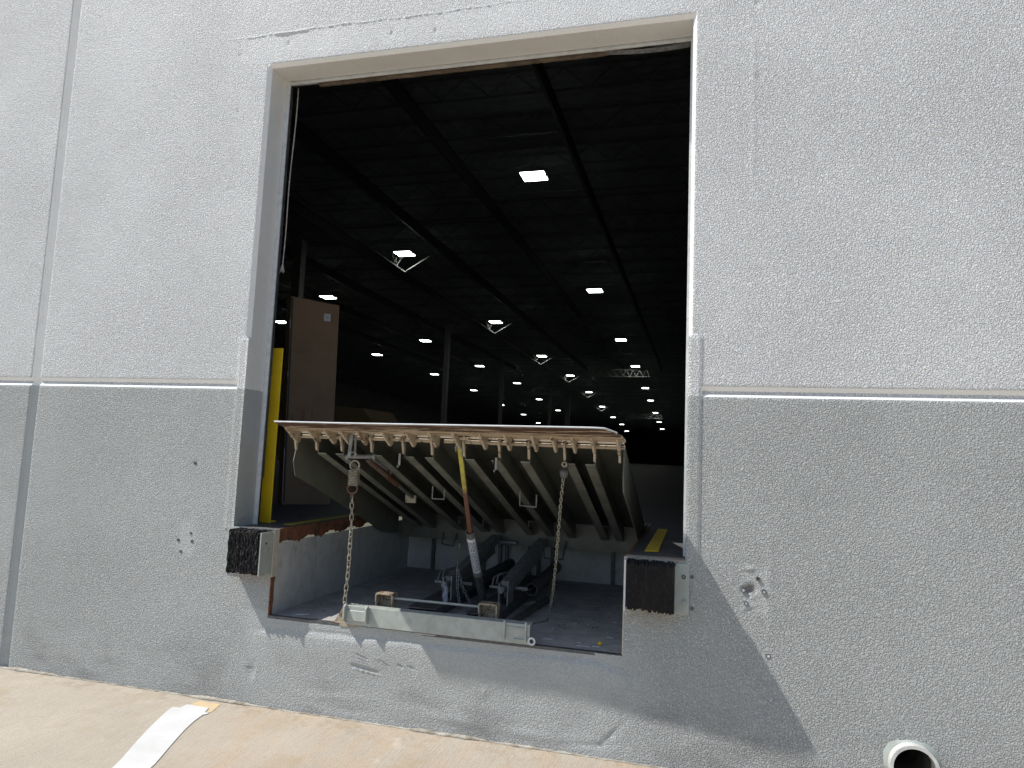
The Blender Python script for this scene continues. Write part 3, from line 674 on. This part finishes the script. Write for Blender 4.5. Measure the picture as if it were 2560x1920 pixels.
# pin
b = MB(); b.tube([(-1.045,HY,HZ),(-.06,HY,HZ)], .0115, 12); b.tube([(-.02,HY,HZ),(1.04,HY,HZ)], .0115, 12); b.build('hinge_pin', M['lug'], lv)
# strip at the deck edge above the pin
MB().box(-1.035,1.035,.052,.0615,.602,.614).build('deck_nosing', M['lug'], lv)
# deck hinge hooks
for x in (-1.008,-.862,-.689,-.488,-.280,-.095,.105,.321,.496,.703,.873,1.012):
    b = MB(); pts = []
    for k in range(9):
        a = math.radians(80+k*20); pts.append((HY+.031*math.cos(a), HZ+.031*math.sin(a)))
    pts += [(.050,.500),(.066,.497),(.062,.545)]
    for k in range(7):
        a = math.radians(235-k*24); pts.append((HY+.015*math.cos(a), HZ+.015*math.sin(a)))
    b.prism(pts, 'x', x-.006, x+.006); b.build('hinge_hook', M['lug'], lv)
# lip
fx = [-.876,-.50,-.2,.2,.6,.93,1.0]; fy = [-.392,-.393,-.396,-.411,-.426,-.434,-.425]; fz = [.646,.648,.651,.655,.659,.662,.660]
xL = np.linspace(-.876, .985, 90)
b = MB(); vs = []; fs = []
NV = 12
for i in range(len(xL)+0):
    x = xL[i]; t = (x+.876)/(.985+.876); xb = -1.028+t*(1.045+1.028)
    yf = float(np.interp(x, fx, fy)) + rnd.uniform(-.0016,.0016); zf = float(np.interp(x, fx, fz))
    for side_ in (0, 1):
        for j in range(NV+1):
            v = j/NV; 
            if t > .97: xx_ = x + (xb-x)*min(1, v*1.9)
            else: xx_ = x + (xb-x)*v
            yy_ = yf+(.032-yf)*v; zz_ = zf+(.612-zf)*v + .004*math.sin(v*3.1)*math.sin(x*4+1)
            vs.append((xx_, yy_, zz_ + (.013 if side_ else 0)*(1 if v > .02 else .7)))
st = 2*(NV+1)
for i in range(len(xL)-1):
    for j in range(NV):
        a = i*st+j; c_ = (i+1)*st+j; fs += [(a, a+1, c_+1, c_), (a+NV+1, c_+NV+1, c_+NV+2, a+NV+2)]
    a = i*st; c_ = (i+1)*st; fs += [(a, c_, c_+NV+1, a+NV+1), (a+NV, a+2*NV+1, c_+2*NV+1, c_+NV)]
for i in (0, len(xL)-1):
    a = i*st; fs += [(a+j, a+j+1, a+j+NV+2, a+j+NV+1) for j in range(NV)]
b.add(vs, fs); lip = b.build('lip', M['lip'], lv)
b = MB(); b.tube([(x, float(np.interp(x, fx, fy))-.0005+rnd.uniform(-.001,.001), float(np.interp(x, fx, fz))+.0055) for x in np.linspace(-.880,.99,120)] + [(1.03,-.28,.652)], .0048, 6)
b.build('lip_edge', M['trim'], lip)
# lip lugs
for x in (-.990,-.848,-.735,-.632,-.522,-.360,-.208,-.062,.082,.240,.386,.542,.655,.765,.873,1.010):
    b = MB(); b.prism([(-.115,.632),(-.102,.632-.012),(.022,.545),(.040,.541),(.060,.556),(.072,.600),(.045,.622)], 'x', x-.0065, x+.0065)
    b.build('lip_lug', M['lug'], lip)
MB().box(.095,.150,-.02,.035,.592,.607).build('lip_stop', M['lug'], lip)
# hanging tabs on ribs
for x in (-.300,.300):
    b = MB(); b.prism([(.02,.50),(.02,.425),(.03,.415),(.05,.43),(.05,.50)], 'x', x-.004, x+.004); b.box(x-.004, x+.018, .02, .026, .43, .50); b.build('stop_tab', M['mech2'], lv)
# loops of rod below the ribs
def loop(pts, nm='guard_loop', r=.006, mt='mech2'): return MB().tube(pts, r, 8).build(nm, M[mt], lv)
loop([(-.30,.62,.29),(-.30,.62,.205),(-.215,.62,.205),(-.215,.62,.27)]); loop([(.31,.62,.30),(.31,.62,.195),(.42,.62,.19),(.42,.62,.27)])
loop([(-.62,1.72,-.14),(-.62,1.72,-.235),(-.52,1.72,-.245),(-.50,1.72,-.14)], r=.008, mt='mech'); loop([(.235,1.72,-.14),(.25,1.72,-.285),(.40,1.72,-.285),(.42,1.72,-.14)], r=.008, mt='mech')
# lip lifting tube on the left
b = MB(); A = Vector((-.545,.13,.455)); B = Vector((-.545,.86,.19)); b.tube([A, A+(B-A)*.62], .020, 14); lt = b.build('lift_tube', M['rustbar'], lv)
b = MB(); b.tube([A+(B-A)*.62, B], .013, 12); b.build('inner_rod', M['mech2'], lt)
b = MB(); b.box(-.60,-.52,.86,.875,.15,.205); b.build('tube_anchor', M['lug'], lv)
MB().tube([(-.545,.47,.33),(-.545,.47,.385)], .005, 8).build('pin', M['galv'], lt)
b = MB(); b.tube([(-.655,.10,.468),(-.49,.10,.475)], .014, 12); b.tube([(-.495,.09,.475),(-.475,.09,.475)], .020, 6); b.tube([(-.675,.09,.463),(-.655,.09,.465)], .020, 12); b.build('cross_shaft', M['mech2'], lv)
b = MB(); b.prism([(.10,.50),(.30,.40),(.31,.385),(.10,.45)], 'x', -.500, -.492); b.build('lever_plate', M['mech2'], lv)
# strap holding the spring and chain
b = MB(); b.obox((-.598,-.005,.605),(-.606,-.005,.462),.022,.006,(0,1,0)); b.obox((-.580,.01,.60),(-.575,.01,.47),.014,.006,(0,1,0)); b.build('hanger_strap', M['mech2'], lv)
chn = empty('safety_chain', (-.56,0,.45), None, None); chn.parent = lv; chn.location = Vector((-.56,0,.45))-lv.location
def part(b, nm, mt, par): return b.build(nm, mt, par)
b = MB(); b.tube([(-.600,-.004,.475),(-.585,-.012,.465),(-.565,-.010,.470),(-.555,-.006,.485),(-.575,-.004,.500),(-.598,-.002,.490)], .004, 8, closed=True); part(b, 'hook', M['galv'], chn)
b = MB(); b.ring((-.562,-.01,.418), .030, .0055, (1,0,0), (0,0,1), 20, 1, .95); part(b, 'ring', M['galv'], chn)
b = MB(); T = 10; S_ = T*16
b.tube([(-.563+.031*math.cos(2*PI*k/16), -.01+.031*math.sin(2*PI*k/16), .392-.092*k/S_) for k in range(S_+1)], .0040, 7); part(b, 'spring', M['galv'], chn)
b = MB(); b.ring((-.568,-.01,.278), .032, .0055, (1,0,0), (0,0,1), 20, 1, .85); part(b, 'ring', M['rustbar'], chn)
b = MB(); b.ring((-.567,-.01,.236), .010, .0042, (1,0,0), (0,0,1), 12, .8, 1.8); part(b, 'ring', M['rustbar'], chn)
def link_mesh(L, W, r, nm, mt):
    b = MB(); pth = []
    for k in range(7): a = PI*k/6; pth.append((W*math.cos(a), 0, L/2-W+W*math.sin(a)))
    for k in range(7): a = PI+PI*k/6; pth.append((W*math.cos(a), 0, -L/2+W+W*math.sin(a)))
    b.tube(pth, r, 6, closed=True); me = bpy.data.meshes.new(nm); me.from_pydata(b.v, [], b.f); me.update(); me.polygons.foreach_set('use_smooth', [True]*len(b.f)); me.materials.append(mt); return me
def chain(path, pitch, me, parent, nm='chain_link', phase=0):
    P = [Vector(p) for p in path]; seg = [(P[i+1]-P[i]).length for i in range(len(P)-1)]; tot = sum(seg); n = int(tot/pitch)
    base = Vector((0,0,0)); p = parent
    while p: base += p.location; p = p.parent
    for k in range(n):
        d = (k+.5)*tot/n; i = 0
        while i < len(seg)-1 and d > seg[i]: d -= seg[i]; i += 1
        t = (P[i+1]-P[i]).normalized(); c = P[i]+t*d
        o = bpy.data.objects.new(nm, me); COL.objects.link(o); o.parent = parent
        o.rotation_mode = 'QUATERNION'
        o.rotation_quaternion = (-t).to_track_quat('Z', 'Y') @ Matrix.Rotation(phase + (k % 2)*PI/2 + rnd.uniform(-.2,.2), 3, 'Z').to_quaternion()
        o.location = c-base
lm = link_mesh(.0445, .0105, .0036, 'chain_link', M['galv'])
chain([(-.567,-.01,.232),(-.560,-.008,.05),(-.566,.0,-.20),(-.585,.012,-.425)], .0335, lm, chn, phase=.5)
b = MB(); b.prism([(-.640,PZ+.012),(-.596,-.425),(-.580,-.43),(-.575,PZ+.012)], 'y', .012, .020); part(b, 'anchor_tab', M['bracket'], chn)
b = MB(); b.box(-.655,-.565,.0,.05,PZ+.006,PZ+.012); part(b, 'anchor_tab', M['bracket'], chn)
# right hand thin chain
ch2 = empty('release_chain', (.70,.05,.40), None, None); ch2.parent = lv; ch2.location = Vector((.70,.05,.40))-lv.location
b = MB(); b.pipe((.712,-.0,.478),(.712,.04,.478),.017,.009,6); part(b, 'nut', M['galv'], ch2)
b = MB(); b.tube([(.705,.035,.447),(.705,.035,.444),(.705,.035,.428),(.705,.035,.424),(.705,.035,.405),(.705,.035,.400)], [.019,.024,.025,.024,.020,.012], 18); part(b, 'rubber_cap', M['mech'], ch2)
b = MB(); b.tube([(.712,.02,.47),(.707,.035,.445)], .004, 6); part(b, 'wire', M['mech'], ch2)
lm2 = link_mesh(.0275, .0072, .0026, 'chain_link', M['galv'])
chain([(.703,.035,.402),(.685,.08,.28),(.665,.14,.10),(.64,.22,-.10),(.60,.36,-.30),(.545,.54,-.46),(.520,.62,-.508)], .0205, lm2, ch2, phase=.3)
chain([(.520,.62,-.508),(.50,.56,-.510),(.46,.51,-.510),(.44,.45,-.510),(.40,.43,-.510)], .0205, lm2, ch2, phase=.8)
# maintenance strut: fork, bar, tube, label
st_ = empty('support_strut', (.07,.3,.2), None, None); st_.parent = lv; st_.location = Vector((.07,.3,.2))-lv.location
b = MB(); b.box(.055,.062,.035,.06,.525,.572); b.box(.093,.100,.035,.06,.525,.572); b.tube([(.05,.05,.55),(.105,.05,.55)], .011, 10); b.build('fork', M['mech2'], st_)
b = MB(); b.obox((.078,.045,.552),(.052,.40,.020),.026,.014,(0,1,.5)); b.build('bar', M['strut'], st_)
ct = Vector((.052,.395,.030)); cb_ = Vector((.034,.79,-.46)); dv = (cb_-ct).normalized()
b = MB(); b.pipe(ct, ct+dv*.37, .0285, .024, 28); b.build('tube', M['mech2'], st_)
b = MB(); b.pipe(ct+dv*.37, ct+dv*.385, .030, .02, 28); b.build('collar', M['galv'], st_)
b = MB(); b.tube([ct+dv*.385, cb_], .0265, 24); b.build('base_tube', M['mech'], st_)
# label wrapped on the camera side of the tube
sd = Vector((1,0,0)); sd = (sd - dv*sd.dot(dv)).normalized(); fr = dv.cross(sd).normalized()
if fr.y > 0: fr = -fr
def onc(a, t, r): return ct+dv*t + (sd*math.sin(a)+fr*math.cos(a))*r
b = MB(); b.grid(lambda u, v: onc(-1.25+2.5*u, .045+.30*v, .0292), 16, 6, True); lb = b.build('warning_label', M['paper'], st_)
b = MB(); rr = random.Random(5)
for c_ in range(7):
    a = -1.0+c_*.33; t = .068
    while t < .325:
        L = rr.uniform(.010,.030); L = min(L, .33-t)
        b.add([onc(a-.075,t,.0297), onc(a+.075,t,.0297), onc(a+.075,t+L,.0297), onc(a-.075,t+L,.0297)], [(0,1,2,3)]); t += L+rr.uniform(.003,.007)
b.build('label_lines', M['ink'], lb)
# wire and thin chain beside the strut
loop([(-.05,.50,-.06),(-.06,.52,-.13),(-.055,.52,-.09),(-.075,.55,-.24)], 'pull_wire', .003, 'galv')
lm3 = link_mesh(.030, .008, .003, 'chain_link', M['mech2'])
ch3 = empty('slack_chain', (-.07,.56,-.25), None, None); ch3.parent = lv; ch3.location = Vector((-.07,.56,-.25))-lv.location
chain([(-.075,.56,-.235),(-.072,.57,-.36),(-.06,.60,-.49)], .023, lm3, ch3); chain([(-.070,.57,-.26),(-.045,.60,-.36),(-.015,.64,-.44),(.0,.66,-.47)], .023, lm3, ch3)
b = MB(); ch4 = empty('slack_chain', (.0,1.6,-.3), None, None); ch4.parent = lv; ch4.location = Vector((.0,1.6,-.3))-lv.location
chain([(-.03,1.72,-.16),(-.035,1.72,-.30),(-.045,1.72,-.42)], .03, lm3, ch4)

# lifting arms, spring tubes and base rails in the pit
for x, xf in ((-.205,-.140),(.185,.245)):
    b = MB(); b.obox((x+.03,.70,-.335),(xf,1.66,-.150),.062,.055); b.obox((x+.03,.72,-.39),(xf,1.60,-.235),.030,.05); b.build('lift_arm', M['mech2'], lv)
    b = MB(); b.box(x+.052,x+.060,.66,.80,-.47,-.30); b.box(x-.012,x-.004,.68,.80,-.47,-.32); b.build('arm_fork', M['mech2'], lv)
    b = MB(); b.tube([(x+.02,.62,-.355),(x+.02,.69,-.355)], .021, 16); b.tube([(x+.02,.612,-.355),(x+.02,.622,-.355)], .016, 6); b.build('pivot_bolt', M['mech2'], lv)
    b = MB(); b.box(x-.10,x-.02,.76,.772,-.37,-.355); b.tube([(x-.06,.80,-.35),(x-.06,.83,-.30),(x-.03,.92,-.29),(x+.0,1.0,-.30)], .008, 8); b.tube([(x-.085,.78,-.36),(x-.085,.81,-.31),(x-.06,.90,-.295)], .007, 8); b.build('spring_hook', M['mech2'], lv)
    b = MB(); b.box(x+.07,x+.155,.80,.812,-.375,-.355); b.build('cross_bar', M['mech2'], lv)
    b = MB(); b.box(x-.12,x-.112,.36,1.9,PZ,-.455); b.box(x+.062,x+.070,.36,1.9,PZ,-.455); b.box(x-.112,x+.062,.36,1.9,-.463,-.455); b.build('base_rail', M['mech'], lv)
for a, c_, ro in (((.325,.98,-.40),(.335,1.80,-.36),.043),((-.085,1.05,-.385),(-.045,1.80,-.36),.040),((.10,1.30,-.36),(.12,1.85,-.34),.040)):
    MB().pipe(a, c_, ro, ro*.83, 24).build('spring_tube', M['mech'], lv)
MB().tube([(.27,.93,-.405),(.32,1.02,-.405),(.32,1.1,-.40)], .007, 8).build('spring_hook', M['mech2'], lv)
b = MB(); b.tube([(.345,.40,-.492),(.402,1.15,-.488)], .022, 14); hc = b.build('hydraulic_cylinder', M['mech'], lv)
MB().tube([(.345,.32,-.492),(.345,.40,-.492)], .012, 10).build('piston_rod', M['mech2'], hc)
MB().obox((.30,.86,-.48),(.36,.93,-.47),.02,.012).build('bracket_bar', M['galv'], lv)

# front support beam with fins, sockets and rod
fb = empty('front_beam', (0,0,-.45), None, None); fb.parent = lv; fb.location = Vector((0,0,-.45))-lv.location
b = MB(); b.box(-.556,.556,-.022,-.014,-.506,-.400); b.box(-.556,.556,-.014,.09,-.506,-.500); b.box(-.556,.556,-.014,.05,-.408,-.400)
b.build('beam_plate', M['steel_grey'], fb, bevel=.0012)
for x in (-.552,-.413,.413,.534):
    b = MB()
    if x < 0: b.prism([(-.0225,-.388),(-.034,-.388),(-.054,-.40),(-.058,-.470),(-.036,-.490),(-.0225,-.492)], 'x', x-.005, x+.005)
    else: b.prism([(-.0225,-.388),(-.030,-.388),(-.034,-.40),(-.036,-.480),(-.030,-.492),(-.0225,-.492)], 'x', x-.005, x+.005)
    b.build('fin', M['steel_grey'], fb, bevel=.001)
b = MB(); b.prism([(-.0225,-.420),(-.029,-.424),(-.032,-.480),(-.0225,-.484)], 'x', -.546, -.4185); b.build('fin_box', M['steel_grey'], fb, bevel=.002)
b = MB(); b.box(.419,.529,-.030,-.0225,-.424,-.419); b.box(.47,.529,-.034,-.0225,-.487,-.480); b.build('fin_box', M['steel_grey'], fb)
b = MB(); b.ring((.570,-.03,-.484), .017, .0055, (1,0,0), (0,0,1), 20); b.build('eye_ring', M['trim'], fb)
for x, z0 in ((-.372,-.345),(.275,-.345)):
    b = MB(); w_ = .054; y0_, y1_ = .10, .17
    b.box(x-w_,x-w_+.006,y0_,y1_,PZ,z0); b.box(x+w_-.006,x+w_,y0_,y1_,PZ,z0); b.box(x-w_,x+w_,y0_-.003,y1_,z0,z0+.008)
    b.box(x-w_-.003,x-w_+.006,y0_-.004,y0_,z0-.045,z0); b.box(x+w_-.006,x+w_+.003,y0_-.004,y0_,z0-.045,z0)
    b.box(x-w_+.007,x+w_-.007,y1_-.02,y1_-.012,PZ,z0-.002); b.box(x-w_+.007,x+w_-.007,y0_+.01,y0_+.02,PZ+.002,z0-.085)
    sk = b.build('lip_socket', M['bracket'], fb, bevel=.001)
    b = MB()
    for dx_ in (-.006,.008): b.tube([(x+dx_,y1_-.0205,z0-.035),(x+dx_,y1_-.0215,z0-.035)], .005, 10)
    b.build('bolt_hole', M['ink'], sk)
b = MB(); b.tube([(-.318,.135,-.365),(.221,.135,-.365)], .0075, 10); b.build('cross_rod', M['steel_grey'], fb)

# ------------------------------------------------------------------ loose things
b = MB(); rr = random.Random(9)
def crumple(b, c, r, sq, rr, n=8, m_=6):
    vs = [(c[0]+r*sq[0]*math.sin(PI*j/m_)*math.cos(2*PI*i/n)*rr.uniform(.6,1.1), c[1]+r*sq[1]*math.sin(PI*j/m_)*math.sin(2*PI*i/n)*rr.uniform(.6,1.1), c[2]+r*sq[2]*math.cos(PI*j/m_)*rr.uniform(.85,1.05)) for j in range(m_+1) for i in range(n)]
    return b.add(vs, [(j*n+i, j*n+(i+1) % n, (j+1)*n+(i+1) % n, (j+1)*n+i) for j in range(m_) for i in range(n)])
crumple(b, (-.135,.52,-.40), .10, (.20,.12,.62), rr, 10, 9)
n = NT('plastic_film'); n.col(n.mix(n.noise(40, 3), (.55,.58,.66), (.20,.22,.27))); n.set(Roughness=.2, Alpha=.65); M['film'] = n.m
tag(b.build('plastic_wrap', M['film']), 'crumpled clear plastic wrap hanging below the left pivot bolt in the pit', 'plastic wrap')
b = MB(); crumple(b, (.915,.165,PZ+.011), .015, (1,.7,.7), rr)
tag(b.build('ear_plug', M['yellow']), 'small yellow foam plug lying at the right end of the pit floor', 'ear plug')
# grit too many to count
b = MB()
for _ in range(900):
    x, y = rnd.uniform(-1.05,1.03), rnd.uniform(.05,2.05)
    if rnd.random() < .5: y = 1.9-abs(rnd.gauss(0,.25)) if rnd.random() < .5 else y; 
    s = rnd.uniform(.0012,.0045); crumple(b, (x,y,PZ+.002+s*.4), s, (1,1,.5), rnd, 5, 3)
for _ in range(50):
    x, y = rnd.uniform(.4,.9), rnd.uniform(.4,1.3); s = rnd.uniform(.003,.008); crumple(b, (x,y,PZ+.003), s, (1,1,.5), rnd, 5, 3)
tag(b.build('grit', M['dirt']), 'grit and dirt scattered over the pit floor', 'debris', kind='stuff')
b = MB()  # pale litter strips imitating sun flecks that fall through the deck
for x, y, L, a in ((.62,.17,.05,.1),(.83,.10,.07,-.05),(.80,.16,.022,0),(.70,.60,.03,.4),(.95,.35,.04,-.3),(.60,.42,.012,0),(-.75,.45,.018,0),(-.52,.85,.014,0),(.93,.75,.02,.7),(.78,.62,.012,.2),(-.93,.11,.06,.1),(-.9,.12,.04,.5),(-.62,.33,.05,.02),(.90,.12,.04,0)):
    b.obox((x-L/2*math.cos(a),y-L/2*math.sin(a),PZ+.003),(x+L/2*math.cos(a),y+L/2*math.sin(a),PZ+.0035), .007 if L > .02 else .010, .002)
tag(b.build('sun_fleck_scraps', M['paper']), 'white scraps standing in for sun flecks on the pit floor', 'litter', kind='stuff')

# white parking stripe and its primer stub
def flat(pts, z, nm, mt):
    b = MB(); b.add([(x,y,z) for x, y in pts], [tuple(range(len(pts)))]); return b.build(nm, mt, tri_fix=False)
Lft = [(-1.500,-.135),(-1.500,-.195),(-1.548,-.200),(-1.525,-.28),(-1.487,-.38),(-1.440,-.50),(-1.385,-.63),(-1.325,-.76),(-1.270,-.88),(-1.225,-1.0),(-1.16,-1.3),(-1.10,-2.0),(-1.0,-3.5),(-.9,-6)]
Rgt = [(-1.345,-.135),(-1.322,-.20),(-1.292,-.205),(-1.290,-.222),(-1.305,-.240),(-1.285,-.34),(-1.250,-.45),(-1.212,-.55),(-1.168,-.66),(-1.130,-.75),(-1.090,-.85),(-1.045,-1.0),(-.98,-1.3),(-.90,-2.0),(-.8,-3.5),(-.7,-6)]
s_ = flat(Lft+Rgt[::-1], GZ+.004, 'parking_stripe', M['stripe']); tag(s_, 'fresh white painted parking stripe on the concrete meeting the wall', 'road marking')
p_ = flat([(-1.475,-.055),(-1.325,-.055),(-1.290,-.19),(-1.315,-.20),(-1.34,-.14),(-1.49,-.14)], GZ+.002, 'primer_mark', M['orange']); tag(p_, 'faded orange paint patch between the white stripe and the wall', 'road marking')

# PVC drain pipe
pp = empty('drain_pipe', (2.426,0,-.862), 'white PVC drain pipe stub sticking out of the grey wall at bottom right', 'pipe')
b = MB(); b.pipe((2.426,-.055,-.862),(2.426,.03,-.862),.106,.091,56); b.build('pipe_wall', M['pvc'], pp, bevel=.0015)
b = MB(); b.pipe((2.426,.031,-.862),(2.426,.45,-.862),.106,.0905,40); b.add([(2.426+.1*math.cos(a), .45, -.862+.1*math.sin(a)) for a in [2*PI*k/24 for k in range(24)]], [tuple(range(24))]); b.build('pipe_bore', M['pvc_in'], pp)
b = MB(); vs = []; N = 60
for k in range(N):
    a = 2*PI*k/N; r2 = .122+.010*math.sin(a*3)+rnd.uniform(-.003,.003)
    vs += [(2.426+.1062*math.cos(a), -.010, -.862+.1062*math.sin(a)), (2.426+r2*math.cos(a), -.0005, -.862+r2*math.sin(a))]
b.add(vs, [(2*k, 2*k+1, (2*k+3) % (2*N), (2*k+2) % (2*N)) for k in range(N)], True); b.build('sealant_ring', M['steel_grey'], pp)
